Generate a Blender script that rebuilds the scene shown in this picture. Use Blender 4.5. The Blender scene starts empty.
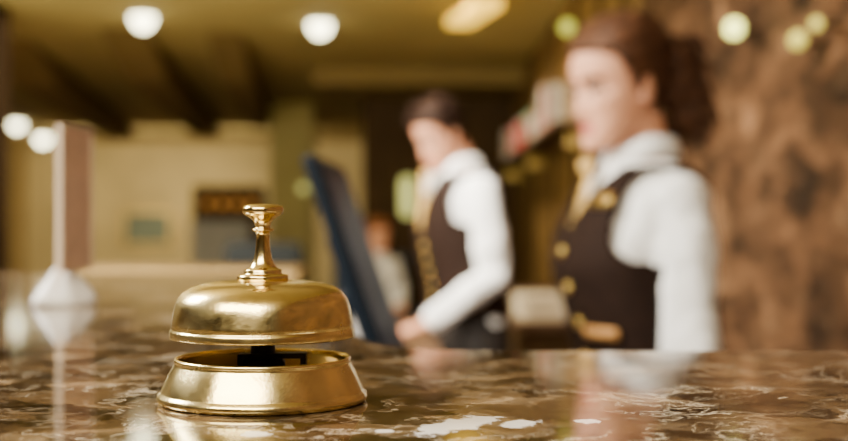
import bpy, bmesh, math, random
from mathutils import Vector, Matrix, noise
random.seed(7)
SC = bpy.context.scene
COL = SC.collection
CAMZ = 1.2735
F = 1250.0
PI = math.pi

def P(px, py, d):
    return Vector(((px - 424) / F * d, d, CAMZ + (220.5 - py) / F * d))

# ------------------------------------------------------------------ materials
def nodes_of(name):
    m = bpy.data.materials.new(name)
    m.use_nodes = True
    nt = m.node_tree
    b = nt.nodes['Principled BSDF']
    return m, nt, b

def N(nt, typ, **kw):
    n = nt.nodes.new(typ)
    for k, v in kw.items():
        setattr(n, k, v)
    return n

def ramp(nt, fac, stops, interp='LINEAR'):
    r = N(nt, 'ShaderNodeValToRGB')
    cr = r.color_ramp
    cr.interpolation = interp
    while len(cr.elements) < len(stops):
        cr.elements.new(0.5)
    for e, (p, c) in zip(cr.elements, stops):
        e.position = p
        e.color = (c[0], c[1], c[2], 1)
    nt.links.new(fac, r.inputs[0])
    return r.outputs[0]

def mat(name, col, rough=.5, metal=0., var=.12, scale=12., bump=0., bscale=None, spec=.5, sheen=0., sss=0.):
    m, nt, b = nodes_of(name)
    tc = N(nt, 'ShaderNodeTexCoord')
    no = N(nt, 'ShaderNodeTexNoise')
    no.inputs['Scale'].default_value = scale
    no.inputs['Detail'].default_value = 4
    nt.links.new(tc.outputs['Object'], no.inputs['Vector'])
    lo = [c * (1 - var) for c in col]
    hi = [min(1, c * (1 + var)) for c in col]
    o = ramp(nt, no.outputs[0], [(.3, lo), (.7, hi)])
    nt.links.new(o, b.inputs['Base Color'])
    b.inputs['Roughness'].default_value = rough
    b.inputs['Metallic'].default_value = metal
    b.inputs['Specular IOR Level'].default_value = spec
    if sss:
        b.inputs['Subsurface Weight'].default_value = sss
        b.inputs['Subsurface Radius'].default_value = (.01, .004, .002)
        b.inputs['Subsurface Scale'].default_value = 1.0
    if bump:
        n2 = N(nt, 'ShaderNodeTexNoise')
        n2.inputs['Scale'].default_value = bscale or scale * 8
        nt.links.new(tc.outputs['Object'], n2.inputs['Vector'])
        bp = N(nt, 'ShaderNodeBump')
        bp.inputs['Strength'].default_value = bump
        bp.inputs['Distance'].default_value = .002
        nt.links.new(n2.outputs[0], bp.inputs['Height'])
        nt.links.new(bp.outputs[0], b.inputs['Normal'])
    return m

def emis(name, col, strength):
    m, nt, b = nodes_of(name)
    b.inputs['Base Color'].default_value = (*col, 1)
    b.inputs['Emission Color'].default_value = (*col, 1)
    b.inputs['Emission Strength'].default_value = strength
    return m

def wood(name, c1, c2, rough=.4, sc=3., spec=.5):
    m, nt, b = nodes_of(name)
    tc = N(nt, 'ShaderNodeTexCoord')
    mp = N(nt, 'ShaderNodeMapping')
    mp.inputs['Scale'].default_value = (sc * 4, sc * 4, sc * .5)
    nt.links.new(tc.outputs['Object'], mp.inputs[0])
    no = N(nt, 'ShaderNodeTexNoise')
    no.inputs['Scale'].default_value = 2
    no.inputs['Detail'].default_value = 5
    no.inputs['Distortion'].default_value = .6
    nt.links.new(mp.outputs[0], no.inputs['Vector'])
    nt.links.new(ramp(nt, no.outputs[0], [(.3, c1), (.7, c2)]), b.inputs['Base Color'])
    b.inputs['Roughness'].default_value = rough
    b.inputs['Specular IOR Level'].default_value = spec
    return m

def math_(nt, op, a, bb=None):
    n = N(nt, 'ShaderNodeMath', operation=op)
    for i, v in enumerate((a, bb)):
        if v is None: continue
        if isinstance(v, (int, float)): n.inputs[i].default_value = v
        else: nt.links.new(v, n.inputs[i])
    return n.outputs[0]

def mixc(nt, fac, a, bb):
    n = N(nt, 'ShaderNodeMix', data_type='RGBA')
    if isinstance(fac, (int, float)): n.inputs[0].default_value = fac
    else: nt.links.new(fac, n.inputs[0])
    for i, v in ((6, a), (7, bb)):
        if isinstance(v, tuple): n.inputs[i].default_value = (*v, 1)
        else: nt.links.new(v, n.inputs[i])
    return n.outputs[2]

def marble(name, dark, mid, light, vein, scale, rough, patches=(), veinamt=1.0, spec=.5, stretch=(1, 1, 1), bump=0., vm=(.44, .58), cells=((.25, .23, .21), (1.55, 1.5, 1.42)), warp=2.2):
    m, nt, b = nodes_of(name)
    tc = N(nt, 'ShaderNodeTexCoord')
    mp0 = N(nt, 'ShaderNodeMapping'); mp0.inputs['Scale'].default_value = stretch
    nt.links.new(tc.outputs['Object'], mp0.inputs[0])
    co = mp0.outputs[0]
    nw = N(nt, 'ShaderNodeTexNoise')
    nw.inputs['Scale'].default_value = scale * .6
    nw.inputs['Detail'].default_value = 8
    nw.inputs['Roughness'].default_value = .6
    nt.links.new(co, nw.inputs['Vector'])
    sub = N(nt, 'ShaderNodeVectorMath', operation='SUBTRACT')
    nt.links.new(nw.outputs['Color'], sub.inputs[0]); sub.inputs[1].default_value = (.5, .5, .5)
    sc = N(nt, 'ShaderNodeVectorMath', operation='SCALE')
    nt.links.new(sub.outputs[0], sc.inputs[0]); sc.inputs['Scale'].default_value = warp / scale
    ad = N(nt, 'ShaderNodeVectorMath', operation='ADD')
    nt.links.new(co, ad.inputs[0]); nt.links.new(sc.outputs[0], ad.inputs[1])
    wc = ad.outputs[0]
    n1 = N(nt, 'ShaderNodeTexNoise')
    n1.inputs['Scale'].default_value = scale * .7
    n1.inputs['Detail'].default_value = 8
    n1.inputs['Roughness'].default_value = .64
    nt.links.new(wc, n1.inputs['Vector'])
    base = ramp(nt, n1.outputs[0], [(.40, dark), (.48, mid), (.55, mid), (.66, light)])
    v0 = N(nt, 'ShaderNodeTexVoronoi')
    v0.inputs['Scale'].default_value = scale * 1.2
    nt.links.new(wc, v0.inputs['Vector'])
    cellv = ramp(nt, v0.outputs['Color'], [(.15, cells[0]), (.8, cells[1])])
    mul = N(nt, 'ShaderNodeMix', data_type='RGBA', blend_type='MULTIPLY')
    mul.inputs[0].default_value = .9
    nt.links.new(base, mul.inputs[6]); nt.links.new(cellv, mul.inputs[7])
    base = mul.outputs[2]
    n3 = N(nt, 'ShaderNodeTexNoise')
    n3.inputs['Scale'].default_value = scale * .5
    n3.inputs['Detail'].default_value = 3
    nt.links.new(co, n3.inputs['Vector'])
    br = ramp(nt, n3.outputs[0], [(vm[0], (0, 0, 0)), (vm[1], (1, 1, 1))])
    for k, (s, wd, amt) in enumerate(((scale * .42, .010, .85), (scale * 1.0, .013, .6))):
        v = N(nt, 'ShaderNodeTexNoise')
        v.inputs['Scale'].default_value = s
        v.inputs['Detail'].default_value = 4
        v.inputs['Distortion'].default_value = .8
        nt.links.new(wc, v.inputs['Vector'])
        dist = math_(nt, 'ABSOLUTE', math_(nt, 'SUBTRACT', v.outputs[0], .5))
        line = ramp(nt, dist, [(0, (1, 1, 1)), (wd, (0, 0, 0))])
        f = math_(nt, 'MULTIPLY', math_(nt, 'MULTIPLY', line, br), amt * veinamt)
        base = mixc(nt, f, base, vein)
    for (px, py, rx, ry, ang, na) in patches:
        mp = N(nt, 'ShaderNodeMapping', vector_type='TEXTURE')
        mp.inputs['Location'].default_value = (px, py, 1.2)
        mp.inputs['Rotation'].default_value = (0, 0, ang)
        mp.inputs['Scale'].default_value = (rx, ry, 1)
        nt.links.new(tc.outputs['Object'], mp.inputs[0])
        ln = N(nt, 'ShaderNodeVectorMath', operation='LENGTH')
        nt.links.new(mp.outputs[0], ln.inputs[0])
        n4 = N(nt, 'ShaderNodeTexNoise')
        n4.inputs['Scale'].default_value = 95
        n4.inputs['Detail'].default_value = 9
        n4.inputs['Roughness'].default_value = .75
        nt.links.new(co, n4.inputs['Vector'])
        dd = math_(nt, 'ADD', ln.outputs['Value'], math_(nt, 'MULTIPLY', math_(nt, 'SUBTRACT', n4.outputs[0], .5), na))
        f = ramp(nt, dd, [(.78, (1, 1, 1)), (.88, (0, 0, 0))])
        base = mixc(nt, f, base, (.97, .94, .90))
    nt.links.new(base, b.inputs['Base Color'])
    b.inputs['Roughness'].default_value = rough
    b.inputs['Specular IOR Level'].default_value = spec
    if bump:
        bp = N(nt, 'ShaderNodeBump')
        bp.inputs['Strength'].default_value = bump; bp.inputs['Distance'].default_value = .03
        nt.links.new(n1.outputs[0], bp.inputs['Height'])
        nt.links.new(bp.outputs[0], b.inputs['Normal'])
    return m

def brass_mat(name, col, r0, r1, sc=40, bump=.15):
    m, nt, b = nodes_of(name)
    tc = N(nt, 'ShaderNodeTexCoord')
    no = N(nt, 'ShaderNodeTexNoise')
    no.inputs['Scale'].default_value = sc
    no.inputs['Detail'].default_value = 8
    no.inputs['Roughness'].default_value = .65
    nt.links.new(tc.outputs['Object'], no.inputs['Vector'])
    mr = N(nt, 'ShaderNodeMapRange')
    mr.inputs['From Min'].default_value = .35; mr.inputs['From Max'].default_value = .65
    mr.inputs['To Min'].default_value = r0; mr.inputs['To Max'].default_value = r1
    nt.links.new(no.outputs[0], mr.inputs[0])
    nt.links.new(mr.outputs[0], b.inputs['Roughness'])
    c = ramp(nt, no.outputs[0], [(.34, [x * .82 for x in col]), (.48, [x * .96 for x in col]), (.7, col)])
    nt.links.new(c, b.inputs['Base Color'])
    b.inputs['Metallic'].default_value = 1
    n2 = N(nt, 'ShaderNodeTexNoise')
    n2.inputs['Scale'].default_value = sc * 12
    nt.links.new(tc.outputs['Object'], n2.inputs['Vector'])
    bp = N(nt, 'ShaderNodeBump')
    bp.inputs['Strength'].default_value = bump; bp.inputs['Distance'].default_value = .0004
    nt.links.new(n2.outputs[0], bp.inputs['Height'])
    nt.links.new(bp.outputs[0], b.inputs['Normal'])
    return m

M = {}
M['brass'] = brass_mat('brass', (1.0, .82, .36), .15, .28, sc=55, bump=.15)
M['brass_polished'] = brass_mat('polished_brass', (.98, .79, .35), .12, .2, bump=.05)
M['black'] = mat('black_metal', (.012, .010, .009), .35, .6)
M['dark_inside'] = mat('dark_brass', (.30, .21, .09), .4, .9)
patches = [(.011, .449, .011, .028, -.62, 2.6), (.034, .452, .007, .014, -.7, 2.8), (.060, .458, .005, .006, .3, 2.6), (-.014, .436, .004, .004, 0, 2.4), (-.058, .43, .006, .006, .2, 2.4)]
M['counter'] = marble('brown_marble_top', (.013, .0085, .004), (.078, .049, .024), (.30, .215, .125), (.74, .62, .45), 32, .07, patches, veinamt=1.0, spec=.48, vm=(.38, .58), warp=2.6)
M['wall_marble'] = marble('brown_marble_wall', (.024, .011, .005), (.082, .040, .018), (.22, .118, .058), (.27, .165, .085), 14, .6, veinamt=.6, stretch=(1, .35, .8), spec=.2, bump=.7, cells=((.36, .34, .32), (1.45, 1.4, 1.34)))
M['counter_side'] = wood('counter_side_wood', (.05, .025, .012), (.11, .055, .025), .35)
M['dark_wood'] = wood('dark_wood', (.044, .024, .0075), (.092, .050, .017), .7, spec=.15)
M['pillar_wood'] = wood('pillar_wood', (.022, .011, .0035), (.045, .024, .008), .85, spec=.08)
M['gold_wood'] = wood('golden_wood', (.14, .078, .02), (.26, .15, .04), .6, spec=.2)
M['tan_wood'] = wood('tan_wood', (.38, .25, .11), (.50, .35, .17), .5, spec=.3)
M['desk'] = wood('desk_wood', (.08, .042, .02), (.15, .08, .04), .5, spec=.3)
M['ceiling'] = mat('ceiling_olive', (.50, .40, .15), .8, var=.08, scale=2, spec=.2)
M['beam'] = mat('ceiling_beam', (.24, .165, .058), .8, var=.1, scale=3, spec=.1)
M['wall_yellow'] = mat('yellow_plaster', (.56, .44, .19), .8, var=.25, scale=.8, spec=.2)
M['wall_warm'] = mat('warm_plaster', (.36, .26, .10), .8, var=.08, scale=2, spec=.2)
M['col_yellow'] = mat('yellow_column', (.62, .51, .19), .7, var=.08, scale=2, spec=.2)
M['floor'] = marble('floor_stone', (.06, .035, .02), (.14, .085, .05), (.24, .16, .1), (.35, .25, .17), 3, .3, veinamt=.4)
M['white'] = mat('white_plastic', (.80, .79, .77), .4, var=.04)
M['paper'] = mat('paper', (.84, .82, .78), .8, var=.03)
M['cream'] = mat('cream_card', (.78, .66, .44), .7, var=.06)
M['card_brown'] = mat('brown_pink_card', (.72, .50, .36), .5, var=.2, scale=30)
M['card_edge'] = mat('beige_frame', (.74, .60, .46), .5, var=.05)
M['monitor'] = mat('monitor_plastic', (.004, .009, .017), .5, var=.1, spec=.15)
m, nt, b = nodes_of('screen_glass')
tc = N(nt, 'ShaderNodeTexCoord'); g = N(nt, 'ShaderNodeTexNoise'); g.inputs['Scale'].default_value = 3
nt.links.new(tc.outputs['Object'], g.inputs['Vector'])
c = ramp(nt, g.outputs[0], [(.35, (.002, .009, .018)), (.65, (.004, .017, .034))])
nt.links.new(c, b.inputs['Base Color']); nt.links.new(c, b.inputs['Emission Color'])
b.inputs['Emission Strength'].default_value = .6; b.inputs['Roughness'].default_value = .45
b.inputs['Specular IOR Level'].default_value = .06
M['screen'] = m
M['skin_f'] = mat('skin_light', (.74, .37, .225), .5, var=.05, scale=25, sss=.08, spec=.25)
M['skin_m'] = mat('skin_warm', (.60, .285, .165), .5, var=.05, scale=25, sss=.08, spec=.25)
M['lips'] = mat('lips', (.50, .14, .10), .45, var=.05)
M['hair_f'] = mat('hair_dark_brown', (.070, .028, .012), .6, var=.6, scale=60, bump=.6, bscale=160, spec=.25)
M['hair_m'] = mat('hair_dark', (.024, .011, .006), .7, var=.5, scale=60, bump=.6, bscale=160, spec=.15)
M['hair_g'] = mat('hair_ginger', (.22, .08, .025), .6, var=.4, scale=60, bump=.6, bscale=160, spec=.25)
M['shirt'] = mat('white_shirt', (.90, .90, .88), .75, var=.02, scale=20, bump=.15, bscale=300)
M['vest'] = mat('brown_vest', (.016, .0078, .005), .8, var=.2, scale=40, bump=.3, bscale=500, spec=.12)
M['trousers'] = mat('dark_trousers', (.012, .008, .006), .75, var=.2, scale=40)
M['shoe'] = mat('black_leather', (.012, .01, .01), .3)
M['tie'] = mat('gold_tie', (.60, .38, .11), .5, var=.25, scale=60)
M['gold'] = brass_mat('gold_trim', (.86, .60, .18), .25, .4)
M['pocket'] = mat('tan_trim', (.62, .31, .09), .6, var=.12, scale=30)
M['eye_white'] = mat('eye_white', (.62, .58, .54), .25, var=.02)
M['iris'] = mat('iris', (.03, .018, .011), .2)
M['lamp'] = emis('lamp_glow', (1, .93, .58), 14)
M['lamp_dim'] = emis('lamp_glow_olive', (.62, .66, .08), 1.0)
M['reflection_olive'] = emis('reflection_glow_faint', (.55, .50, .05), .6)  # added glow for ceiling lights mirrored in the marble
M['reflection_pale'] = emis('reflection_glow_pale', (.86, .92, .22), 3.2)  # added glow in place of a reflection on the marble wall
M['amber'] = emis('amber_glow', (1, .60, .05), 2.4)
M['amber_low'] = emis('amber_low_glow', (1, .42, .08), .6)
M['lampshade'] = emis('lampshade_glow', (.72, .72, .22), 1.2)
M['chrome'] = mat('satin_steel', (.6, .58, .54), .3, 1.)
M['bronze'] = mat('dark_bronze', (.16, .10, .05), .5, .8)
M['picture'] = mat('teal_picture', (.15, .18, .11), .6, var=.3, scale=4)
M['grey_fabric'] = mat('grey_upholstery', (.46, .45, .41), .9, var=.1)
M['dark_fabric'] = mat('dark_blue_upholstery', (.035, .045, .06), .9, var=.1)

# ------------------------------------------------------------------ geometry builder
class G:
    def __init__(s): s.v = []; s.f = []
    def add(s, vs, fs):
        o = len(s.v)
        s.v += [Vector(v) for v in vs]
        s.f += [tuple(i + o for i in f) for f in fs]
        return s
    def box(s, c, d, R=None):
        c = Vector(c); vs = []
        for x in (-.5, .5):
            for y in (-.5, .5):
                for z in (-.5, .5):
                    p = Vector((x * d[0], y * d[1], z * d[2]))
                    if R: p = R @ p
                    vs.append(c + p)
        return s.add(vs, [(0, 1, 3, 2), (4, 6, 7, 5), (0, 4, 5, 1), (2, 3, 7, 6), (0, 2, 6, 4), (1, 5, 7, 3)])
    def b2(s, a, b_):
        a = Vector(a); b_ = Vector(b_)
        return s.box((a + b_) / 2, b_ - a)
    def loft(s, rings, cap=True, closed=True):
        n = len(rings[0]); vs = [p for r in rings for p in r]; fs = []
        for i in range(len(rings) - 1):
            for j in range(n if closed else n - 1):
                k = (j + 1) % n
                fs.append((i * n + j, i * n + k, (i + 1) * n + k, (i + 1) * n + j))
        if cap:
            fs.append(tuple(range(n))[::-1]); fs.append(tuple((len(rings) - 1) * n + j for j in range(n)))
        return s.add(vs, fs)
    def tube(s, pts, radii, n=14, round_=True, up=None):
        pts = [Vector(p) for p in pts]
        if not hasattr(radii, '__len__'): radii = [radii] * len(pts)
        P_, R_ = list(pts), list(radii)
        if round_:
            d0 = (pts[0] - pts[1]).normalized(); d1 = (pts[-1] - pts[-2]).normalized()
            r0, r1 = R_[0], R_[-1]
            P_ = [pts[0] + d0 * r0 * .95, pts[0] + d0 * r0 * .7] + P_ + [pts[-1] + d1 * r1 * .7, pts[-1] + d1 * r1 * .95]
            R_ = [r0 * .3, r0 * .7] + R_ + [r1 * .7, r1 * .3]
        T = []
        for i in range(len(P_)):
            a = P_[max(0, i - 1)]; b_ = P_[min(len(P_) - 1, i + 1)]
            T.append((b_ - a).normalized())
        u = Vector(up) if up else (Vector((0, 0, 1)) if abs(T[0].z) < .9 else Vector((1, 0, 0)))
        rings = []
        for p, r, t in zip(P_, R_, T):
            u = (u - t * u.dot(t)).normalized(); w = t.cross(u)
            rings.append([p + (u * math.cos(2 * PI * k / n) + w * math.sin(2 * PI * k / n)) * r for k in range(n)])
        return s.loft(rings)
    def ell(s, c, r, R=None, nu=20, nv=12):
        c = Vector(c); rings = []
        for i in range(nv + 1):
            ph = -PI / 2 + PI * (i + .02) / (nv + .04)
            ring = []
            for j in range(nu):
                t = 2 * PI * j / nu
                p = Vector((r[0] * math.cos(ph) * math.cos(t), r[1] * math.cos(ph) * math.sin(t), r[2] * math.sin(ph)))
                if R: p = R @ p
                ring.append(c + p)
            rings.append(ring)
        return s.loft(rings)
    def lathe(s, prof, c=(0, 0, 0), n=96, closed=False):
        c = Vector(c); rings = []
        for r, z in prof:
            rings.append([c + Vector((max(r, 1e-5) * math.cos(2 * PI * j / n), max(r, 1e-5) * math.sin(2 * PI * j / n), z)) for j in range(n)])
        if closed: rings.append(rings[0])
        return s.loft(rings, cap=False)
    def xf(s, fn):
        s.v = [Vector(fn(v)) for v in s.v]; return s
    def mesh(s, name):
        me = bpy.data.meshes.new(name)
        me.from_pydata([tuple(v) for v in s.v], [], s.f)
        bm = bmesh.new(); bm.from_mesh(me)
        bmesh.ops.remove_doubles(bm, verts=bm.verts, dist=1e-6)
        bmesh.ops.recalc_face_normals(bm, faces=bm.faces)
        bm.to_mesh(me); bm.free()
        return me
    def build(s, name, mt, parent=None, smooth=False, bevel=0., solid=0., remesh=0., smit=0, subsurf=0, wrinkle=0., post=None):
        me = s.mesh(name)
        if remesh:
            ob = bpy.data.objects.new('temporary', me); COL.objects.link(ob)
            md = ob.modifiers.new('r', 'REMESH'); md.mode = 'VOXEL'; md.voxel_size = remesh
            if smit:
                m2 = ob.modifiers.new('s', 'SMOOTH'); m2.factor = .5; m2.iterations = smit
            dg = bpy.context.evaluated_depsgraph_get()
            me2 = bpy.data.meshes.new_from_object(ob.evaluated_get(dg))
            bpy.data.objects.remove(ob); me = me2; me.name = name
            if wrinkle:
                nn = [v.normal.copy() for v in me.vertices]
                for v, n_ in zip(me.vertices, nn):
                    q = v.co
                    v.co = q + n_ * wrinkle * (noise.noise(Vector((q.x * 16, q.y * 16, q.z * 11))) + .5 * noise.noise(q * 34))
        ob = bpy.data.objects.new(name, me); COL.objects.link(ob)
        for mm in (mt if isinstance(mt, (list, tuple)) else [mt]): me.materials.append(mm)
        if parent: ob.parent = parent
        if smooth or remesh:
            me.polygons.foreach_set('use_smooth', [True] * len(me.polygons))
        if solid:
            md = ob.modifiers.new('solid', 'SOLIDIFY'); md.thickness = solid; md.offset = 0
        if bevel:
            md = ob.modifiers.new('bevel', 'BEVEL'); md.width = bevel; md.segments = 3; md.limit_method = 'ANGLE'
        if post: post(me)
        me.update()
        return ob

def tag(o, label, cat, group=None):
    o['label'] = label; o['category'] = cat
    if group: o['group'] = group
    return o
def thing(name, label, cat, loc=(0, 0, 0), rz=0., group=None):
    o = bpy.data.objects.new(name, None); COL.objects.link(o)
    o.empty_display_size = .05
    o.location = loc; o.rotation_euler = (0, 0, rz)
    return tag(o, label, cat, group)
def struct(o):
    o['kind'] = 'structure'; return o

# ------------------------------------------------------------------ room
CZ = 2.65
struct(G().b2((-7.2, -3.2, -.1), (1.2, 22.2, 0)).build('floor', M['floor']))
struct(G().b2((-7.2, -3.2, CZ), (1.2, 22.2, CZ + .1)).build('ceiling', M['ceiling']))
struct(G().b2((.935, -3.2, 0), (1.1, 22, CZ)).build('wall_right', M['wall_marble']))
struct(G().b2((-7.1, -3.2, 0), (-7, 22, CZ)).build('wall_left', M['wall_warm']))
struct(G().b2((-7, 22, 0), (.935, 22.1, CZ)).build('wall_far', M['wall_yellow']))
struct(G().b2((-7, -3.2, 0), (.935, -3.1, CZ)).build('wall_front', M['wall_warm']))
struct(G().b2((-.62, 12.6, 0), (.9, 12.75, CZ)).build('wall_back', M['dark_wood']))
def beam(i, a, b_, w):
    # a wedge-fronted beam: the underside starts further back than the top
    a = Vector((*a, CZ)); b_ = Vector((*b_, CZ))
    d = (b_ - a); n = Vector((d.y, -d.x, 0)).normalized() * (w / 2); u = d.normalized()
    prof = [(0, 0), (d.length, 0), (d.length, -.22), (1.5, -.22)]
    rings = [[a + u * t + Vector((0, 0, z)) + n * s for t, z in prof] for s in (-1, 1)]
    struct(G().loft(rings).build('trim_%d' % i, M['beam'], bevel=.01))
beam(1, (-2.15, 8.9), (-3.05, 17.6), .34)
beam(2, (-1.46, 9.1), (-2.05, 15.8), .26)
beam(3, (-3.15, 9.4), (-4.4, 18.2), .36)
struct(G().b2((-3.1, 7.7, 0), (-2.68, 8.1, CZ)).build('trim_4', M['pillar_wood'], bevel=.01))
struct(G().b2((-1.80, 14.6, 0), (-1.30, 15.0, CZ)).build('trim_5', M['col_yellow'], bevel=.01))
g = G().b2((.905, 5.35, 0), (.935, 12.6, CZ))
pan = struct(g.build('trim_6', M['gold_wood']))
for i, y in enumerate((5.5, 6.3, 7.3, 8.6, 10.2)):
    struct(G().b2((.885, y, .0), (.906, y + .16, CZ)).build('trim_%d' % (7 + i), M['dark_wood'], bevel=.004))
struct(G().b2((-1.0, 11.2, CZ - .16), (.9, 12.55, CZ)).build('trim_12', M['beam'], bevel=.01))

# ------------------------------------------------------------------ counter
outline = [(-1.35, .30), (.92, .30), (.92, .71)]
cx, cy = -.02, .71
for k in range(7):   # rounded inner corner
    t = k / 6
    a = Vector((.05, .71)); b_ = Vector((cx, cy)); c_ = Vector((-.035, .78))
    p = a * (1 - t) ** 2 + b_ * 2 * t * (1 - t) + c_ * t * t
    outline.append((p.x, p.y))
outline += [(-.235, 1.75), (-1.35, 1.75)]
def slab(pts, z0, z1):
    g = G(); g.loft([[Vector((x, y, z0)) for x, y in pts], [Vector((x, y, z1)) for x, y in pts]]); return g
top = slab(outline, 1.165, 1.20).build('countertop', M['counter'], bevel=.006)
tag(top, 'polished dark brown marble reception countertop with pale veins and white flecks', 'countertop')
inner = [(-1.30, .36), (.90, .36), (.90, .66), (-.07, .66), (-.27, 1.70), (-1.30, 1.70)]
cb = thing('counter_base', 'dark wooden reception counter base under the brown marble top', 'counter', (0, 0, 0))
slab(inner, .10, 1.165).build('body', M['counter_side'], cb, bevel=.004)
pl = [(-1.27, .39), (.88, .39), (.88, .63), (-.10, .63), (-.30, 1.67), (-1.27, 1.67)]
slab(pl, 0, .10).build('plinth', M['black'], cb)

# ------------------------------------------------------------------ bell
bell = thing('service_bell', 'brass reception call bell with turned knob on the brown marble counter', 'bell', (-.0657, .51, 1.20))
base = [(.0395, 0), (.0420, .0004), (.0426, .0018), (.0422, .0034), (.0411, .0042), (.0408, .0050), (.0394, .0082), (.0374, .0124), (.0358, .0152), (.0354, .0160), (.0357, .0165), (.0357, .0174), (.0352, .0180), (.0345, .0180), (.0340, .0172), (.0343, .0150), (.0356, .010), (.0374, .0045), (.0374, .0010), (.0395, 0)]
G().lathe(base).build('base', M['brass'], bell, smooth=True)
G().lathe([(0, .0085), (.0360, .0085), (.0360, .0075), (0, .0075)]).build('base_plate', M['dark_inside'], bell, smooth=False)
G().lathe([(0, .008), (.0090, .008), (.0090, .0160), (.0082, .0172), (.0060, .0178), (.0050, .0192), (.0048, .046), (0, .046)]).build('post', M['black'], bell)
hm = G().box((.004, -.001, .0185), (.026, .007, .0022), Matrix.Rotation(.15, 3, 'Z')).box((-.0085, -.003, .0150), (.0022, .007, .009)).box((.0165, .001, .0150), (.0022, .007, .009))
hm.build('striker', M['black'], bell, bevel=.0004)
dome_o = [(0, .0494), (.010, .0492), (.018, .0488), (.0245, .0479), (.0290, .0465), (.0322, .0445), (.0343, .0418), (.0355, .0388), (.0362, .0355), (.0367, .0322), (.0369, .0306), (.0367, .0301), (.0367, .0297), (.0373, .0293), (.0375, .0285), (.0376, .0268), (.0375, .0262)]
dome_i = [(r - .0011 if r > .002 else 0, z - .0011 if r < .036 else z) for r, z in dome_o][::-1]
G().lathe(dome_o + dome_i, n=128).build('dome', M['brass'], bell, smooth=True)
kn = [(0, .0802), (.0045, .08015), (.0066, .0799), (.0078, .0793), (.0083, .0784), (.0084, .0775), (.0081, .0765), (.0071, .0756), (.0058, .0749), (.0046, .0741), (.0038, .0731), (.0033, .0720), (.0031, .0710), (.0031, .0703),
      (.0042, .0701), (.0045, .0696), (.0042, .0691), (.0031, .0689),
      (.0028, .0675), (.0028, .0655), (.0029, .0630), (.0032, .0605), (.0037, .0582), (.0044, .0562), (.0054, .0546), (.0062, .0538), (.0074, .0536), (.0077, .0532), (.0077, .0522), (.0080, .0516), (.0100, .0514), (.0105, .0508), (.0105, .0488), (0, .0488)]
G().lathe(kn, n=64).build('knob', M['brass_polished'], bell, smooth=True)

# ------------------------------------------------------------------ sign stand on counter
sp = P(62, 306, 1.085); sp.z = 1.20
sg = thing('sign_holder', 'small white lobed table sign stand with slim pinkish card, at the left of the counter', 'sign holder', sp, 0)
def lobes(v):
    a = math.atan2(v.y, v.x)
    k = 1 + (.12 * math.sin(3 * a + .6) + .08 * math.sin(5 * a)) * min(1, v.z / .004)
    return Vector((v.x * k * 1.15, v.y * k, v.z * (1.1 + .14 * math.sin(2 * a + 1))))
G().lathe([(0, 0), (.0225, 0), (.0240, .003), (.020, .009), (.0135, .017), (.0085, .0235), (.004, .028), (0, .0285)], n=64).xf(lobes).build('base', M['white'], sg, smooth=True)
R = Matrix.Rotation(math.radians(80), 3, 'Z')
G().tube([(.006, 0, .02), (.009, 0, .036)], .003).build('stem', M['chrome'], sg, smooth=True)
G().box((.0105, .003, .092), (.056, .004, .120), R).build('card', M['card_brown'], sg, bevel=.001)
fr = G()
for dx, dz, w, h in ((0, .0615, .060, .003), (0, -.0615, .060, .003), (-.029, 0, .003, .126), (.029, 0, .003, .126)):
    fr.box(Vector((.0105, .003, .092 + dz)) + R @ Vector((dx, 0, 0)), (w, .006, h), R)
fr.build('frame', M['card_edge'], sg, bevel=.001)

# ------------------------------------------------------------------ staff desk and things on it
DZ = .88
dk = thing('work_desk', 'brown wooden staff desk below and behind the marble counter', 'desk', (0, 0, 0))
G().b2((-.62, 1.80, DZ - .035), (.05, 4.9, DZ)).build('desktop', M['desk'], dk, bevel=.004)
G().b2((-.60, 1.84, 0), (-.575, 4.86, DZ - .035)).build('front_panel', M['counter_side'], dk)
for y in (1.84, 3.2, 4.82):
    G().b2((-.575, y, 0), (.03, y + .03, DZ - .035)).build('side_panel', M['counter_side'], dk)
mon = thing('computer_monitor', 'dark blue flat computer monitor tilted back, seen edge on beside the bell', 'monitor', (-.098, 1.985, DZ), math.radians(-1.2))
Rm = Matrix.Rotation(math.radians(-19), 3, 'Y')
mc = Vector((0, 0, 1.192 - DZ))
G().box(mc, (.022, .48, .366), Rm).build('housing', M['monitor'], mon, bevel=.006)
G().box(mc + Rm @ Vector((.0115, 0, .006)), (.002, .458, .33), Rm).build('screen', M['screen'], mon)
G().box(mc + Rm @ Vector((-.018, 0, -.02)), (.02, .22, .18), Rm).build('back_cover', M['monitor'], mon, bevel=.008)
G().tube([(-.09, 0, .016), (-.085, 0, .12), (-.025, 0, .27)], .017).build('stand_neck', M['monitor'], mon, smooth=True)
G().box((-.05, 0, .0085), (.19, .24, .015)).build('stand_base', M['monitor'], mon, bevel=.006)

def keyboard(loc, rz, label):
    k = thing('keyboard', label, 'keyboard', loc, rz, 'keyboards on the staff desk')
    G().box((0, 0, .0095), (.42, .14, .018)).build('body', M['monitor'], k, bevel=.004)
    g = G()
    for r in range(5):
        for c in range(14):
            g.box((-.19 + c * .0292, -.05 + r * .025, .020), (.024, .020, .006))
    g.build('keys', M['black'], k, bevel=.001)
keyboard((-.22, 4.06, DZ), math.radians(-78), 'dark computer keyboard under the hands of the standing man')
keyboard((-.06, 2.52, DZ), math.radians(-80), 'dark computer keyboard on desk in front of the woman')
dh = thing('document_holder', 'white upright document holder with papers on desk before the man', 'document holder', (-.115, 3.02, DZ), .5)
G().b2((-.05, -.05, 0), (.05, .05, .012)).build('base', M['white'], dh, bevel=.003)
G().box((0, .03, .12), (.10, .008, .23), Matrix.Rotation(-.15, 3, 'X')).build('backboard', M['white'], dh, bevel=.003)
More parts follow.
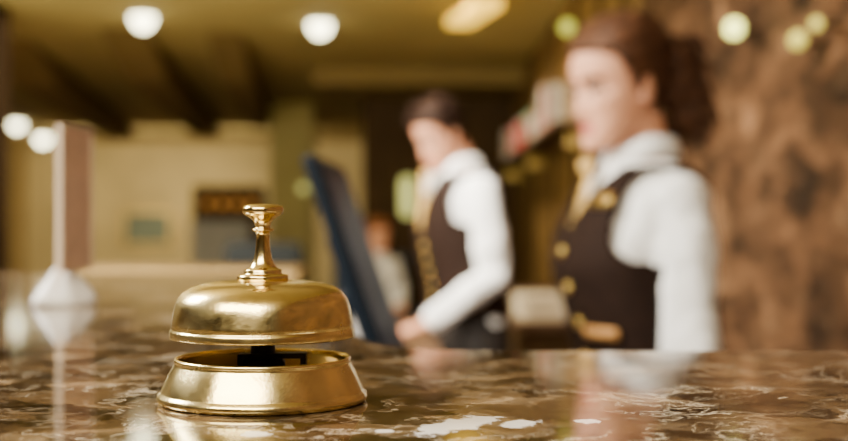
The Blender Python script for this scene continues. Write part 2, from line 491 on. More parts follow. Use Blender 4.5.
G().box((0, .018, .125), (.09, .006, .22), Matrix.Rotation(-.15, 3, 'X')).build('papers', M['paper'], dh)

# ------------------------------------------------------------------ back cabinet
cab = thing('storage_cabinet', 'dark low wooden cabinet against the panelled wall behind the man', 'cabinet', (0, 0, 0))
G().b2((.36, 4.6, .08), (.885, 7.0, .87)).build('body', M['dark_wood'], cab, bevel=.003)
G().b2((.40, 4.63, 0), (.88, 6.97, .08)).build('plinth', M['black'], cab)
G().b2((.34, 4.57, .87), (.885, 7.03, .90)).build('top', M['desk'], cab, bevel=.004)
for k in range(5):
    y = 4.62 + k * .474
    d_ = G().b2((.342, y, .10), (.36, y + .46, .85)).build('door', M['dark_wood'], cab, bevel=.003)
    h = G().tube([(.325, y + .40, .60), (.325, y + .40, .74)], .006).build('handle', M['gold'], cab, smooth=True)
    h.parent = d_
bx = thing('storage_box', 'cream lidded box on the cabinet just right of the man', 'box', (.435, 4.76, .90), .15)
G().b2((-.07, -.12, 0), (.07, .12, .075)).build('body', M['cream'], bx, bevel=.003)
G().b2((-.074, -.124, .068), (.074, .124, .092)).build('lid', M['cream'], bx, bevel=.003)
bx = thing('paper_tray', 'pale tray of papers on the cabinet beyond the cream box', 'paper tray', (.52, 5.15, .90), -.1)
g = G().b2((-.12, -.16, 0), (.12, .16, .006))
for a, b_ in (((-.12, -.16, 0), (-.114, .16, .06)), ((.114, -.16, 0), (.12, .16, .06)), ((-.12, .154, 0), (.12, .16, .06))): g.b2(a, b_)
g.build('tray', M['white'], bx, bevel=.001)
G().b2((-.108, -.15, .006), (.108, .15, .055)).build('papers', M['paper'], bx)

# ------------------------------------------------------------------ shelf of books
SZ = 1.78
sh = thing('wall_shelf', 'long high wooden shelf on the panelled wall behind the woman', 'shelf', (0, 0, 0))
G().b2((.66, 6.3, SZ - .03), (.885, 12.0, SZ)).build('board', M['dark_wood'], sh, bevel=.003)
for y in (6.6, 9.2, 11.5):
    G().b2((.76, y, SZ - .12), (.884, y + .03, SZ - .03)).build('bracket', M['gold'], sh, bevel=.003)
cols = [('pink', (.50, .13, .09)), ('white', (.62, .56, .50)), ('red', (.45, .02, .012)), ('cream', (.48, .32, .17)), ('green', (.06, .26, .11))]
order = [3, 1, 0, 1, 4, 2, 1, 4, 2, 1, 4, 2, 0, 1, 2, 3]
words = ['first', 'second', 'third', 'fourth', 'fifth', 'sixth', 'seventh', 'eighth', 'ninth', 'tenth', 'eleventh', 'twelfth', 'thirteenth', 'fourteenth', 'fifteenth', 'sixteenth']
bm_ = [mat('book_' + c[0], c[1], .7, spec=.2) for c in cols]
y = 6.4
for i, k in enumerate(order):
    t = random.uniform(.12, .18); h = random.uniform(.19, .29)
    xs = .68 + random.uniform(0, .06)
    bk = thing('book', '%s thick book, %s from the near end of the high shelf' % (cols[k][0], words[i]), 'book', (xs, y, SZ), 0, 'books on the high shelf')
    g = G().b2((0, 0, 0), (.15, .008, h)).b2((0, t - .008, 0), (.15, t, h)).b2((0, 0, 0), (.01, t, h))
    g.build('cover', bm_[k], bk, bevel=.002)
    G().b2((.01, .008, .006), (.14, t - .008, h - .008)).build('pages', M['paper'], bk)
    y += t + random.uniform(.14, .24)

# ------------------------------------------------------------------ lamps
def downlight(px, py, label, r=.08):
    d = (CZ - CAMZ) * F / (220.5 - py)
    p = P(px, py - 8, d)
    o = thing('downlight', label, 'ceiling light', (p.x, p.y, CZ), 0, 'round ceiling lights')
    G().lathe([(r, -.001), (r, -.012), (r + .02, -.014), (r + .03, -.002), (r + .03, 0), (r, 0)], n=40).build('trim_ring', M['chrome'], o, smooth=True)
    prof = [(0, -r * 1.3)] + [(r * math.sin(a), -r * 1.3 * math.cos(a)) for a in [.15 * k for k in range(1, 10)]] + [(r, -.004), (r, -.001), (0, -.001)]
    G().lathe(prof, n=40).build('globe', M['lamp'], o, smooth=True)
downlight(143, 15, 'round bright ceiling light above the left of the bell')
downlight(320, 22, 'round bright ceiling light above the bell and monitor')
downlight(17, 122, 'outermost distant round ceiling light at far left', .10)
downlight(43, 136, 'distant ceiling light right beside the outermost left one', .12)
def light_spot(px, py, label, m_, r, x=.935):  # glowing discs; those on the marble stand in for reflected ceiling lights
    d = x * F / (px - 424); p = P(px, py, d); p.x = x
    o = thing('wall_light_spot', label, 'wall light', p, 0, 'small spotlights on the right wall')
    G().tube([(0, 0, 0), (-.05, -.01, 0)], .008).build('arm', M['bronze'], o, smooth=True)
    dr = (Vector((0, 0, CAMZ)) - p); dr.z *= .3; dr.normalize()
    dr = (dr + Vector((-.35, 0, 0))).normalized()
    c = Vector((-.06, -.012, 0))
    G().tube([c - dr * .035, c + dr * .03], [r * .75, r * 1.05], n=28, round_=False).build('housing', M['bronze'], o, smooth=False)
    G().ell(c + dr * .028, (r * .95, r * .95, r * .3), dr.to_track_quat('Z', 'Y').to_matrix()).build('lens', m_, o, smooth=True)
light_spot(758, 30, 'round bright glow added on the brown marble wall right of the woman', M['reflection_pale'], .028)
light_spot(826, 42, 'dim olive glow for a lamp reflection, lower of the pair at the right end of the marble wall', M['reflection_olive'], .022)
light_spot(846, 26, 'dim olive glow for a lamp reflection, upper of the pair at the right end of the marble wall', M['reflection_olive'], .016)
light_spot(579, 28, 'pale green spotlight high on the panelled wall beside the woman’s hair', M['lamp_dim'], .045, .905)
a = P(490, -6, 7.5); b_ = P(458, 14, 8.3)
am = thing('light_fascia', 'glowing amber light strip under the ceiling above the man', 'light', ((a.x + b_.x) / 2, (a.y + b_.y) / 2, 2.65), math.atan2(-(b_.x - a.x), b_.y - a.y))
L = (b_ - a).length
G().b2((-.10, -L / 2, -.03), (.10, L / 2, 0)).build('housing', M['beam'], am, bevel=.004)
G().b2((-.09, -L / 2 + .02, -.10), (.09, L / 2 - .02, -.03)).build('diffuser', M['amber'], am, bevel=.02)
p = P(407, 197, 12.5)
sc = thing('wall_sconce', 'tall pale green glowing wall lamp in front of the man’s face', 'wall light', (p.x, 12.6, p.z))
G().box((0, -.015, 0), (.10, .03, .40)).build('back_plate', M['gold'], sc, bevel=.005)
G().tube([(0, -.08, -.14), (0, -.08, .14)], [.065, .07], n=24).build('shade', M['lampshade'], sc, smooth=True)
p = P(303, 188, 14.5)
sc = thing('wall_sconce', 'tiny yellow wall lamp on the yellow column left of the monitor', 'wall light', (p.x, 14.6, p.z))
G().box((0, -.015, 0), (.05, .03, .10)).build('back_plate', M['gold'], sc, bevel=.005)
G().ell((0, -.06, 0), (.04, .04, .05)).build('shade', M['lampshade'], sc, smooth=True)

# ------------------------------------------------------------------ lobby furniture
ct = thing('console_table', 'tan wooden lobby console table beyond the left end of the counter', 'table', (0, 0, 0))
G().b2((-1.75, 5.9, .99), (-.60, 6.5, 1.035)).build('tabletop', M['tan_wood'], ct, bevel=.006)
G().b2((-1.70, 5.95, .86), (-.65, 6.45, .99)).build('apron', M['tan_wood'], ct, bevel=.004)
for x in (-1.68, -.74):
    for yy in (5.97, 6.36):
        G().b2((x, yy, 0), (x + .07, yy + .07, .86)).build('leg', M['tan_wood'], ct, bevel=.004)
bc = thing('bar_cabinet', 'brown open cabinet with orange lit shelf in the far lobby', 'cabinet', (0, 0, 0))
g = G().b2((-3.15, 17.4, 0), (-2.2, 17.45, 1.75)).b2((-3.15, 17.0, 0), (-3.10, 17.4, 1.75)).b2((-2.25, 17.0, 0), (-2.2, 17.4, 1.75)).b2((-3.15, 17.0, 1.70), (-2.2, 17.4, 1.75)).b2((-3.1, 17.0, 0), (-2.25, 17.4, .9))
g.build('carcass', M['gold_wood'], bc)
G().b2((-3.1, 17.03, 1.36), (-2.25, 17.4, 1.39)).build('shelf', M['gold_wood'], bc)
for i in range(4):
    G().b2((-3.03 + i * .2, 17.30, 1.46), (-3.03 + i * .2 + .07, 17.36, 1.55)).build('light_panel', M['amber_low'], bc)
pf = thing('framed_picture', 'dark teal framed picture on the yellow far wall', 'picture', (P(148, 228, 22).x, 21.98, P(148, 228, 22).z))
G().box((0, 0, 0), (.78, .03, .54)).build('canvas', M['picture'], pf)
g = G()
for c, d_ in (((0, -.01, .29), (.88, .05, .05)), ((0, -.01, -.29), (.88, .05, .05)), ((-.415, -.01, 0), (.05, .05, .6)), ((.415, -.01, 0), (.05, .05, .6))): g.box(c, d_)
g.build('frame', M['gold'], pf, bevel=.005)

def armchair(loc, rz, label, fab, hb=1.0):
    o = thing('armchair', label, 'armchair', loc, rz, 'lobby armchairs')
    G().box((0, 0, .36), (.52, .52, .16)).build('seat', fab, o, bevel=.04)
    G().box((0, .27, .30 + hb / 2 * .9), (.62, .13, hb * .8), Matrix.Rotation(-.08, 3, 'X')).build('backrest', fab, o, bevel=.05)
    for s in (-1, 1):
        G().box((s * .31, -.02, .44), (.11, .54, .32)).build('armrest', fab, o, bevel=.035)
        for yy in (-.22, .22):
            G().tube([(s * .27, yy, .30), (s * .29, yy * 1.05, .012)], [.022, .014]).build('leg', M['dark_wood'], o, smooth=True)
armchair((-1.98, 12.6, 0), .4, 'pale grey armchair in the far lobby left of the bell knob', M['grey_fabric'], 1.15)
armchair((-1.27, 9.0, 0), -.3, 'dark blue armchair seen just left of the monitor', M['dark_fabric'], .95)
armchair((-.36, 9.5, 0), .15, 'dark blue armchair carrying the seated guest in white', M['dark_fabric'], .85)

# ------------------------------------------------------------------ people
def cr(pts, x):
    if x <= pts[0][0]: return pts[0][1:]
    if x >= pts[-1][0]: return pts[-1][1:]
    for i in range(len(pts) - 1):
        if pts[i][0] <= x <= pts[i + 1][0]: break
    p0 = pts[max(0, i - 1)]; p1 = pts[i]; p2 = pts[i + 1]; p3 = pts[min(len(pts) - 1, i + 2)]
    h = p2[0] - p1[0]; t = (x - p1[0]) / h
    out = []
    for k in range(1, len(p1)):
        m1 = (p2[k] - p0[k]) / (p2[0] - p0[0]) * h; m2 = (p3[k] - p1[k]) / (p3[0] - p1[0]) * h
        out.append((2 * t ** 3 - 3 * t ** 2 + 1) * p1[k] + (t ** 3 - 2 * t ** 2 + t) * m1 + (-2 * t ** 3 + 3 * t ** 2) * p2[k] + (t ** 3 - t ** 2) * m2)
    return out
def ss(x):
    x = max(0, min(1, x)); return x * x * (3 - 2 * x)
MALE = [(.84, .165, -.10, .12), (.95, .163, -.105, .112), (1.05, .150, -.105, .09), (1.12, .150, -.11, .09), (1.20, .162, -.118, .10), (1.28, .172, -.12, .11), (1.34, .175, -.11, .11), (1.38, .168, -.095, .105), (1.41, .145, -.078, .09), (1.435, .102, -.062, .075), (1.455, .07, -.054, .065), (1.48, .058, -.05, .06)]
FEMALE = [(.84, .168, -.095, .12), (.95, .158, -.092, .098), (1.05, .130, -.086, .068), (1.12, .126, -.090, .064), (1.20, .134, -.110, .074), (1.26, .140, -.128, .082), (1.32, .144, -.112, .086), (1.37, .142, -.085, .084), (1.40, .124, -.068, .076), (1.425, .090, -.055, .066), (1.45, .06, -.048, .058), (1.475, .05, -.045, .052)]
HEAD = [(-.115, .016, -.084, -.05), (-.108, .030, -.092, -.025), (-.095, .042, -.0935, 0), (-.075, .053, -.090, .035), (-.05, .060, -.088, .060), (-.03, .0655, -.088, .075), (-.01, .069, -.088, .085), (.01, .0715, -.087, .091), (.03, .0735, -.091, .094), (.05, .074, -.090, .095), (.07, .071, -.082, .090), (.09, .060, -.062, .076), (.101, .047, -.044, .060), (.108, .030, -.024, .042), (.1125, .010, -.002, .018)]
NOSE = [(-.056, 0.), (-.050, .012), (-.044, .0225), (-.038, .0235), (-.025, .016), (-.008, .009), (.006, .005), (.018, .002), (.026, 0.)]
EXP = 2.35
def ringpts(w, yf, yb, n, off=0., e=EXP):
    cy = (yf + yb) / 2; hy = (yb - yf) / 2 + off; w = w + off
    r = []
    for j in range(n):
        t = 2 * PI * j / n
        c, s = math.cos(t), math.sin(t)
        r.append((w * math.copysign(abs(c) ** (2 / e), c), cy + hy * math.copysign(abs(s) ** (2 / e), s)))
    return r
def gs(x, c, s): return math.exp(-((x - c) / s) ** 2)
def face(x, y, z):
    if y > -.02: return y
    k = ss((-.02 - y) / .04)
    d = 0
    nw = .0085 + .006 * gs(z, -.044, .010)
    d -= cr(NOSE, z)[0] * gs(x, 0, nw) if -.056 < z < .026 else 0
    ax = abs(x)
    d += .015 * gs(ax, .031, .016) * gs(z, 0, .011)
    d -= .004 * gs(ax, .026, .022) * gs(z, .020, .007)
    d -= .005 * gs(ax, .043, .017) * gs(z, -.028, .016)
    d -= .005 * gs(x, 0, .022) * gs(z, -.0665 + 8 * x * x, .0042)
    d -= .005 * gs(x, 0, .019) * gs(z, -.0770 + 8 * x * x, .0045)
    d += .0025 * gs(x, 0, .024) * gs(z, -.0715 + 10 * x * x, .002)
    d += .003 * gs(x, 0, .02) * gs(z, -.0865, .005)
    d -= .004 * gs(x, 0, .016) * gs(z, -.101, .009)
    return y + d * k
HL = [(-1.1, .066), (-.75, .060), (-.5, .043), (-.28, .012), (-.12, -.022), (.0, .002), (.2, .005), (.35, -.045), (.6, -.085), (1.2, -.09)]

def human(label, group, loc, theta, s, female, skin, hairm, lean, pitch, hyaw, wrists, drop=0., vest=True, vbot=1.25, hair='short', detail=1., hang=(False, False), aback=.005, hsz=1.):
    prof = FEMALE if female else MALE
    lean = math.radians(lean); pitch = math.radians(pitch); hyaw = math.radians(hyaw)
    root = thing('person', label, 'person', loc, theta, group)
    def rot(v, a):
        v = Vector(v); y, z = v.y, v.z - .95
        return Vector((v.x, y * math.cos(a) - z * math.sin(a), .95 + y * math.sin(a) + z * math.cos(a)))
    fin = lambda v: Vector((v.x, v.y, v.z - drop)) * s
    LB = lambda v: fin(rot(v, lean * ss((v.z - .9) / .3)))
    LR = lambda v: fin(rot(v, lean))
    piv = Vector((0, .012, 1.475)); hc = Vector((0, -.022, 1.588))
    HM = Matrix.Translation(piv) @ Matrix.Rotation(hyaw, 4, 'Z') @ Matrix.Rotation(pitch, 4, 'X') @ Matrix.Scale(hsz, 4) @ Matrix.Translation(hc - piv)
    H = lambda v: LR(HM @ Vector(v))
    sh = .165 if not female else .135
    # arms
    arms = []
    for sx, tgt in ((1, wrists[0]), (-1, wrists[1])):
        S = Vector((sx * sh, aback, 1.375))
        W = rot(Vector((sx * tgt[0], tgt[1], tgt[2])), -lean)
        L1, L2 = .285, .255
        u = W - S; d = min(u.length, L1 + L2 - .004); u.normalize(); W = S + u * d
        a_ = (L1 * L1 - L2 * L2 + d * d) / (2 * d); h = math.sqrt(max(0, L1 * L1 - a_ * a_))
        hint = Vector((sx * .35, .8, -.5)); hp = (hint - u * hint.dot(u)).normalized()
        arms.append((sx, S, S + u * a_ + hp * h, W))
    # ---- body
    g = G()
    zs = [.84 + i * .02 for i in range(32)]
    g.loft([[LB(Vector((x, y, z))) for x, y in ringpts(*cr(prof, z), 40, -.004)] for z in zs])
    rn = .047 if female else .056
    g.tube([LR(Vector((0, .022, 1.38))), LR(Vector((0, .016, 1.44))), H((0, .030, -.085)), H((0, .022, -.03))], [rn * 1.15 * s, rn * s, rn * s, rn * .95 * s], n=24)
    hr = []
    zz = [-.115 + .2275 * (i / 70) for i in range(71)]
    for z in zz:
        hr.append([H((x, face(x, y, z), z)) for x, y in ringpts(*cr(HEAD, z), 72, 0, 2.15)])
    g.loft(hr)
    for sx in (1, -1):
        Re = Matrix.Rotation(sx * .35, 3, 'Z') @ Matrix.Rotation(-.15, 3, 'X')
        e = G().ell((sx * .0755, .010, -.012), (.0085, .018, .031), Re); e.xf(H); g.add(e.v, e.f)
        e = G().ell((sx * .071, .006, -.012), (.010, .010, .02), Re); e.xf(H); g.add(e.v, e.f)
        e = G().ell((sx * .031, -.0705, .0070), (.0155, .0115, .0055)); e.xf(H); g.add(e.v, e.f)
        e = G().ell((sx * .031, -.0705, -.0095), (.0145, .011, .0040)); e.xf(H); g.add(e.v, e.f)
    for ia, (sx, S, E, W) in enumerate(arms):
        g.tube([LR(S + Vector((-sx * .04, 0, -.01))), LR(S + Vector((0, 0, -.006))), LR(S.lerp(E, .5)), LR(E), LR(E.lerp(W, .35)), LR(W)], [.036 * s, .036 * s, .034 * s, .030 * s, .031 * s, .024 * s], n=18)
        d = (W - E).normalized()
        if hang[ia]:
            d = (d + Vector((0, -.08, -.2))).normalized()
            nrm = Vector((-sx, .25, 0)); lat = Vector((0, -1, 0))
            nrm = (nrm - d * nrm.dot(d)).normalized()
        else:
            d = (d * .45 + Vector((0, -.75, 0))).normalized()
            nrm = Vector((0, 0, -1)); nrm = (nrm - d * nrm.dot(d)).normalized()
            lat = Vector((-sx, 0, 0))
        lat = (lat - d * lat.dot(d)); lat = (lat - nrm * lat.dot(nrm)).normalized()
        hs = .92 if female else 1.
        q = lambda a, l, n_: LR(W + (d * a + lat * l + nrm * n_) * hs)
        rings = []
        for a, w_, t_ in ((-.02, .024, .019), (.01, .027, .018), (.035, .035, .016), (.065, .040, .0145), (.088, .040, .0125), (.098, .036, .009)):
            rings.append([q(a, w_ * math.cos(2 * PI * k / 20), t_ * math.sin(2 * PI * k / 20)) for k in range(20)])
        g.loft(rings)
        for i, (lt, ln, sp_) in enumerate(((.031, .070, .20), (.0105, .079, .06), (-.0105, .074, -.08), (-.031, .058, -.24))):
            pos = Vector((.086, lt, 0)); pts = [pos.copy()]; ang = .12 + .05 * i
            for seg, bd in ((.46, .20), (.30, .42), (.24, .35)):
                ang += bd * .8
                pos = pos + Vector((math.cos(ang) * math.cos(sp_), math.sin(sp_), math.sin(ang))) * ln * seg
                pts.append(pos.copy())
            g.tube([q(*p_) for p_ in pts], [.0090 * s * hs, .0085 * s * hs, .0078 * s * hs, .0062 * s * hs], n=10)
        tp = [(.018, .020, .004), (.045, .046, .010), (.072, .060, .018), (.094, .064, .027)]
        g.tube([q(*p_) for p_ in tp], [.014 * s * hs, .0115 * s * hs, .0095 * s * hs, .0075 * s * hs], n=10)
    legs = []
    for sx in (1, -1):
        if drop:
            lp = [Vector((sx * .085, .0, .90 - drop)), Vector((sx * .10, -.43, .88 - drop)), Vector((sx * .10, -.45, .09))]
        else:
            lp = [Vector((sx * .088, .01, .88)), Vector((sx * .092, -.005, .48)), Vector((sx * .098, .02, .085))]
        lp = [p_ * s for p_ in lp]
        legs.append((sx, lp))
        g.tube([lp[0], lp[0].lerp(lp[1], .5), lp[1], lp[1].lerp(lp[2], .35), lp[2]], [.082 * s, .07 * s, .052 * s, .054 * s, .036 * s], n=20)
        g.tube([lp[2] + Vector((0, .03, -.02)) * s, lp[2] + Vector((0, -.05, -.045)) * s, lp[2] + Vector((0, -.15, -.06)) * s], [.032 * s, .034 * s, .022 * s], n=16)
    def lipmat(me):
        hpos = [H((x_, -.093, z + 8 * x_ * x_)) for x_ in (-.018, -.009, 0, .009, .018) for z in (-.0668, -.0765)]
        for p_ in me.polygons:
            c = p_.center
            for q_ in hpos:
                if (c - q_).length < .0078 * s: p_.material_index = 1; break
    g.build('body', [skin, M['lips']], root, remesh=.0042 * detail, smit=2, post=lipmat)
    # ---- eyes, brows
    for sx in (1, -1):
        ec = Vector((sx * .031, -.0715, -.0005))
        e = G().ell(ec, (.0122, .0122, .0122)).xf(H).build('eye', M['eye_white'], root, smooth=True)
        G().ell(ec + Vector((0, -.0105, -.001)), (.0074, .0024, .0074)).xf(H).build('iris', M['iris'], e, smooth=True)
        br = G(); pts = []
        for k in range(6):
            t = k / 5; x = .014 + .036 * t; z = .0185 + .006 * math.sin(t * 2.2) - .003 * t
            yf = cr(HEAD, z); yy = (yf[1] + yf[2]) / 2 - (yf[2] - yf[1]) / 2 * (1 - (x / yf[0]) ** 2.15) ** (1 / 2.15)
            pts.append(H((sx * x, face(sx * x, yy, z) - .001, z)))
        br.tube(pts, [.0036 * s, .0054 * s, .0056 * s, .0050 * s, .0040 * s, .0022 * s], n=8).build('eyebrow', hairm, root, smooth=True)
        lp_ = []
        for k in range(7):      # lash line
            t = -1 + 2 * k / 6
            lp_.append(H((sx * (.031 + .0145 * t), -.0825 + .006 * t * t, .0035 - .0045 * t * t)))
        br = G().tube(lp_, [.0012, .0022, .0027, .0029, .0027, .0024, .0012], n=6).build('eyelash', M['iris'], root, smooth=True)
    # ---- hair
    gh = G(); rows = []; n = 90
    zz = [-.10 + .2125 * (i / 72) for i in range(73)]
    for z in zz:
        off = .005 + .004 * ss((z + .02) / .1) + (.005 if female else 0)
        row = []
        for x, y in ringpts(*cr(HEAD, z), n, off, 2.1):
            nz = (.0045 if female else .0034) * noise.noise(Vector((x * 60, y * 25, z * 60)))
            zo = z + ((.012 if female else .008) if z > .03 else .010 * ss((z + .03) / .06)) * (1 if z > 0 else .6)
            zo += (.014 if female else .009) * ss((z - .05) / .06) * ss((y + .07) / .08)
            fr_ = ss((-.03 - y) / .05)       # thin over the forehead
            yy = y + fr_ * off * .75
            row.append((x * (1 + nz * 8), yy * (1 + nz * 8), zo, z, y))
        rows.append(row)
    vs = [H(p_[:3]) for r in rows for p_ in r]; fs = []
    for i in range(len(rows) - 1):
        for j in range(n):
            k = (j + 1) % n
            q4 = (rows[i][j], rows[i][k], rows[i + 1][k], rows[i + 1][j])
            y = sum(q_[4] for q_ in q4) / 4; z = sum(q_[3] for q_ in q4) / 4
            if z > cr(HL, y / .1)[0] + .006 * noise.noise(Vector((q4[0][0] * 50, y * 50, 3))):
                fs.append((i * n + j, i * n + k, (i + 1) * n + k, (i + 1) * n + j))
    fs.append(tuple((len(rows) - 1) * n + j for j in range(n)))
    used = sorted({i for f in fs for i in f}); mp = {o: i for i, o in enumerate(used)}
    gh.add([vs[o] for o in used], [tuple(mp[i] for i in f) for f in fs])
    rr = random.Random(5)
    if not drop:      # short locks over the cap
        for k in range(260 if female else 170):
            i = rr.randrange(30, len(rows) - 2); j = rr.randrange(n)
            p_ = rows[i][j]
            if p_[3] < cr(HL, p_[4] / .1)[0] + .012: continue
            c0 = Vector(p_[:3])
            if female: fl = Vector((-c0.x * 1.5, .06 - c0.y * .2, .01 - max(0, c0.z - .02) * .4))
            else: fl = Vector((c0.x * .3, -.03, .02))
            fl = fl.normalized() * rr.uniform(.018, .034)
            nn_ = Vector((c0.x, c0.y, max(.0, c0.z - .02) * 1.2)).normalized()
            up_ = rr.uniform(.003, .009) if female else .0035
            pts = [c0 - nn_ * .003, c0 + fl * .5 + nn_ * up_, c0 + fl + nn_ * up_ * .7]
            l_ = G().tube(pts, [.0034, .0036, .0014], n=6).xf(H); gh.add(l_.v, l_.f)
    ho = gh.build('hair', hairm, root, smooth=True, solid=.006 * s)
    if hair == 'bun':
        bcn = Vector((0, .130, .006))
        b = G().ell(bcn, (.050, .042, .078), nu=64, nv=48)
        def lump(v):
            d = v - bcn
            k = 1 + .22 * noise.noise(v * 34) + .18 * noise.noise(v * 90)
            return bcn + d * k
        b.xf(lump); b.xf(H)
        t = G().tube([(0, .075, .040), (0, .125, .030)], [.042, .036], n=20).xf(H)
        b.add(t.v, t.f)
        t = G().ell((0, .140, -.070), (.034, .028, .050), nu=28, nv=20).xf(lambda v: v * (1 + .03 * noise.noise(v * 60))).xf(H)
        b.add(t.v, t.f)
        rr = random.Random(3)
        for k in range(300):   # loose frizzy strands
            a1 = rr.uniform(-1.3, 1.3); a2 = rr.uniform(-2.6, 1.6)
            dv = Vector((math.sin(a1) * .9, math.cos(a1) * math.cos(a2 * .6), math.sin(a2 * .65)))
            p0 = bcn + Vector((dv.x * .044, dv.y * .036, dv.z * .072)); pts = []
            ln_ = rr.uniform(.018, .058)
            for q_ in range(7):
                t_ = q_ / 6
                pts.append(p0 + dv * ln_ * t_ + Vector((math.sin(t_ * 7 + k), math.cos(t_ * 6 + 2 * k), math.sin(t_ * 5 + 3 * k))) * .010 * t_ + Vector((0, 0, -.036 * t_ * t_)))
            c_ = G().tube(pts, [.0042, .0038, .0034, .003, .0024, .0018, .0008], n=5).xf(H); b.add(c_.v, c_.f)
        bo = b.build('ponytail', hairm, root, smooth=True)
        bo.parent = ho
    # ---- shirt
    g = G()
    g.loft([[LB(Vector((x, y, z))) for x, y in ringpts(*cr(prof, z), 48, .007)] for z in [.93 + i * .0175 for i in range(30)]])
    pf_ = .88 if female else .90
    for sx, S, E, W in arms:
        We = W.lerp(E, .10)
        g.tube([LR(S + Vector((-sx * .05, 0, -.005))), LR(S + Vector((0, 0, -.004))), LR(S.lerp(E, .28)), LR(S.lerp(E, .65)), LR(E), LR(E.lerp(W, .3)), LR(E.lerp(W, .7)), LR(We)],
               [.056 * s, .063 * s * pf_, .062 * s * pf_, .061 * s * pf_, .058 * s * pf_, .052 * s * pf_, .042 * s, .037 * s], n=22)
    sho = g.build('shirt', M['shirt'], root, remesh=.007 * detail, smit=5, wrinkle=.0085)
    for sx, S, E, W in arms:
        G().tube([LR(W.lerp(E, .17)), LR(W.lerp(E, .02))], [.039 * s, .036 * s], n=22, round_=False).build('cuff', M['shirt'], sho, smooth=False, bevel=.003)
    # collar
    rows = [[], [], [], []]; nn = 48
    ca = .058 if female else .066; cyc = .008
    for j in range(nn + 1):
        t = -1 + 2 * j / nn; ph = t * (PI - .12)
        dx, dy = math.sin(ph), math.cos(ph)
        front = max(0, -dy)
        zt = 1.482 - .028 * front ** 2; fr_ = front ** 5
        rows[0].append(LR(Vector((dx * ca, cyc + dy * ca, zt - .045))))
        rows[1].append(LR(Vector((dx * ca * .98, cyc + dy * ca * .98, zt))))
        rows[2].append(LR(Vector((dx * ca * 1.09, cyc + dy * ca * 1.09, zt - .003))))
        rows[3].append(LR(Vector((dx * ca * (1.30 + .1 * fr_), cyc + dy * ca * (1.30 + .25 * fr_), zt - .036 - .03 * fr_))))
    G().loft(rows, cap=False, closed=False).build('collar', M['shirt'], sho, smooth=True, solid=.004 * s)
    def fy(z, x, off):
        w, yf, yb = cr(prof, z); w += off; hy = (yb - yf) / 2 + off
        return (yf + yb) / 2 - hy * max(0, 1 - abs(x / w) ** EXP) ** (1 / EXP)
    if vest:
        # tie (the woman's hangs as a slim slanting scarf)
        rings = []
        for k in range(20):
            f_ = k / 19
            z = 1.430 - f_ * (1.430 - vbot + .03)
            w_ = (.014 + .012 * f_) if female else (.015 + .020 * f_)
            xo = .030 * (1 - f_) * ss(f_ / .25) if female else 0
            off = .010
            rg = []
            for j in range(12):
                t = 2 * PI * j / 12
                x = w_ * math.cos(t); yb_ = fy(min(z, 1.42), 0, off) - .004 * (1 - f_) - (.018 if z > 1.40 else .018 * ss((z - 1.34) / .06))
                rg.append(LR(Vector((x + xo, yb_ - .004 + .0035 * math.sin(t) + 2 * x * x, z))))
            rings.append(rg)
        g = G().loft(rings)
        kt = Vector((0, fy(1.42, 0, .01) - .026, 1.432))
        e = G().ell(kt, (.024 if female else .020, .013, .018)).xf(LR); g.add(e.v, e.f)
        g.build('tie', M['tie'], root, smooth=True)
        # vest
        n = 120; zs = [.965 + i * .006 for i in range(79)]
        rows = []
        for z in zs:
            rows.append([Vector((x, y, z)) for x, y in ringpts(*cr(prof, z), n, .0185 + .004 * ss((z - 1.3) / .1))])
        vs = [p_ for r in rows for p_ in r]; fs = []
        for i in range(len(rows) - 1):
            for j in range(n):
                k = (j + 1) % n
                f = (i * n + j, i * n + k, (i + 1) * n + k, (i + 1) * n + j)
                c = (vs[f[0]] + vs[f[1]] + vs[f[2]] + vs[f[3]]) / 4
                if c.z > vbot and c.y < 0 and abs(c.x) < .085 * (c.z - vbot) / (1.43 - vbot): continue
                lim = sh - .006 - .010 * ss((c.z - 1.28) / .1)
                if c.z > 1.235 + .0 and abs(c.x) > lim + .05 * (1 - ss((c.z - 1.235) / .06)): continue
                if c.z > 1.425: continue
                if c.z < 1.0 and c.y < 0 and abs(c.x) < (1.0 - c.z) * .8: continue
                fs.append(f)
        used = sorted({i for f in fs for i in f}); mp = {o: i for i, o in enumerate(used)}
        ve = G().add([LB(vs[o]) for o in used], [tuple(mp[i] for i in f) for f in fs]).build('vest', M['vest'], root, smooth=True, solid=.005 * s)
        nb = 5
        for k in range(nb):
            z = vbot - .035 - k * (vbot - .035 - 1.03) / (nb - 1)
            c = Vector((.014, fy(z, .014, .0225), z))
            G().ell(c, (.0115, .005, .0115)).xf(LB).build('button', M['gold'], ve, smooth=True)
        if female:
            for sgn, zc, x0, x1, hh, mm, nm in ((1, 1.142, .045, .122, .009, M['pocket'], 'pocket_trim'), (1, 1.370, .066, .112, .011, M['gold'], 'name_badge')):
                rws = []
                for zz_ in (zc - hh, zc + hh):
                    rws.append([LB(Vector((sgn * (x0 + (x1 - x0) * k / 8), fy(zz_, x0 + (x1 - x0) * k / 8, .0275), zz_))) for k in range(9)])
                G().loft(rws, cap=False, closed=False).build(nm, mm, ve, smooth=True, solid=.004)
    # ---- trousers and shoes
    g = G()
    g.loft([[fin(Vector((x, y, z))) for x, y in ringpts(*cr(prof, z), 40, .009)] for z in [.84 + i * .02 for i in range(9)]])
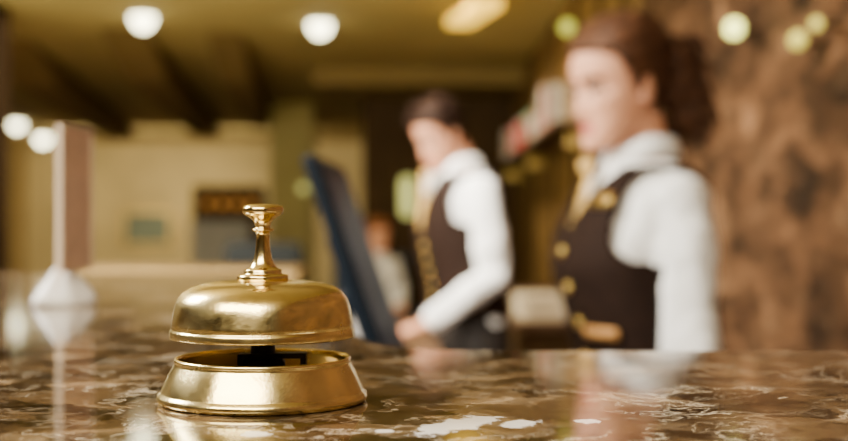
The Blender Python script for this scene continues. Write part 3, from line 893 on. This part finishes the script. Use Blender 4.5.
    for sx, lp in legs:
        g.tube([lp[0], lp[0].lerp(lp[1], .5), lp[1], lp[1].lerp(lp[2], .4), lp[2] + Vector((0, 0, .01))], [.096 * s, .085 * s, .070 * s, .066 * s, .058 * s], n=24)
        rings = []
        o = lp[2]
        for yy, w_, h_ in ((.062, .012, .04), (.055, .028, .062), (.02, .036, .075), (-.04, .040, .062), (-.10, .046, .046), (-.16, .042, .036), (-.195, .024, .026), (-.203, .008, .016)):
            rg = []
            for k in range(20):
                t = 2 * PI * k / 20
                rg.append(Vector((o.x + w_ * s * math.cos(t), o.y + yy * s, max(.0, h_ * s * (.5 + .62 * math.sin(t))))))
            rings.append(rg)
        G().loft(rings).build('shoe', M['shoe'], root, smooth=True)
    g.build('trousers', M['trousers'], root, remesh=.008, smit=4, wrinkle=.003)
    return root

human('woman with dark tied back hair in brown vest, white shirt and gold tie', 'hotel staff behind the counter',
      (.372, 2.15, 0), math.radians(-77), .955, True, M['skin_f'], M['hair_f'], 1, 9, 13,
      ((.155, -.025, .84), (.17, .0, .84)), vbot=1.315, hair='bun', hang=(True, True), aback=.026, hsz=.93)
human('man with short dark hair in brown vest and white shirt leaning over the desk', 'hotel staff behind the counter',
      (.145, 4.13, 0), math.radians(-70), 1.0, False, M['skin_m'], M['hair_m'], 5, 20, 14,
      ((.165, -.205, .95), (.22, .0, .84)), vbot=1.24, hang=(False, True), aback=.015, hsz=.90)
human('seated guest with ginger brown hair and white top behind the monitor', None,
      (-.36, 9.42, 0), math.radians(12), .98, True, M['skin_f'], M['hair_g'], 4, 4, 10,
      ((.13, -.26, 1.06), (.13, -.26, 1.06)), drop=.40, vest=False, detail=1.8)

# ------------------------------------------------------------------ lights
def area(name, loc, target, sx, sy, power, col, spread=180):  # bare area lights, no fitting modelled
    l = bpy.data.lights.new(name, 'AREA'); l.shape = 'RECTANGLE'; l.size = sx; l.size_y = sy
    l.energy = power; l.color = col; l.spread = math.radians(spread)
    o = bpy.data.objects.new(name, l); COL.objects.link(o); o.location = loc
    o.rotation_euler = (Vector(target) - Vector(loc)).to_track_quat('-Z', 'Y').to_euler()
    return o
warm = (1, .86, .64)
area('key_light', (-1.6, 1.4, 2.5), (.3, 2.4, 1.3), .8, .8, 230, (1, .94, .84))
area('staff_fill', (-.75, 3.3, 2.55), (.15, 4.1, 1.3), .7, .7, 64, (1, .93, .80), 90)  # added fill to whiten the staff shirts
area('counter_fill', (-.6, -.6, 2.6), (-.1, .6, 1.2), 1.8, 1.2, 160, warm)  # added fill that lifts the countertop and bell
area('lobby_fill', (-3.2, 8, 2.55), (-3.2, 8, 0), 3, 3, 170, warm, 130)  # added fill over the lobby, not a real lamp
area('far_fill', (-4, 18.5, 2.5), (-4, 20.5, 1), 4, 1.5, 235, warm)  # added fill so the far lobby wall is lit
area('ceiling_fill', (-2.2, 5.0, 1.6), (-2.2, 6.5, 2.65), 3, 2.5, 165, (1, .87, .50))  # unseen uplight in mid-air, added to brighten the ceiling
area('wall_wash', (.1, 3.0, 2.55), (.9, 3.6, 1.4), 2.5, .2, 16, (1, .84, .62), 90)
area('shelf_fill', (.2, 8.6, 2.55), (.8, 8.6, 1.8), 3.0, .2, 22, warm, 80)  # added fill to lift the books out of the dark
w = bpy.data.worlds.new('World'); SC.world = w; w.use_nodes = True
w.node_tree.nodes['Background'].inputs[0].default_value = (.5, .4, .25, 1)
w.node_tree.nodes['Background'].inputs[1].default_value = .2

# ------------------------------------------------------------------ camera
cam = bpy.data.cameras.new('camera'); co = bpy.data.objects.new('camera', cam); COL.objects.link(co)
co.location = (0, 0, CAMZ); co.rotation_euler = (PI / 2, 0, 0)
cam.sensor_width = 36; cam.lens = F * 36 / 848
cam.clip_start = .01; cam.clip_end = 100
cam.dof.use_dof = True; cam.dof.focus_distance = .478; cam.dof.aperture_fstop = 6.6
SC.camera = co
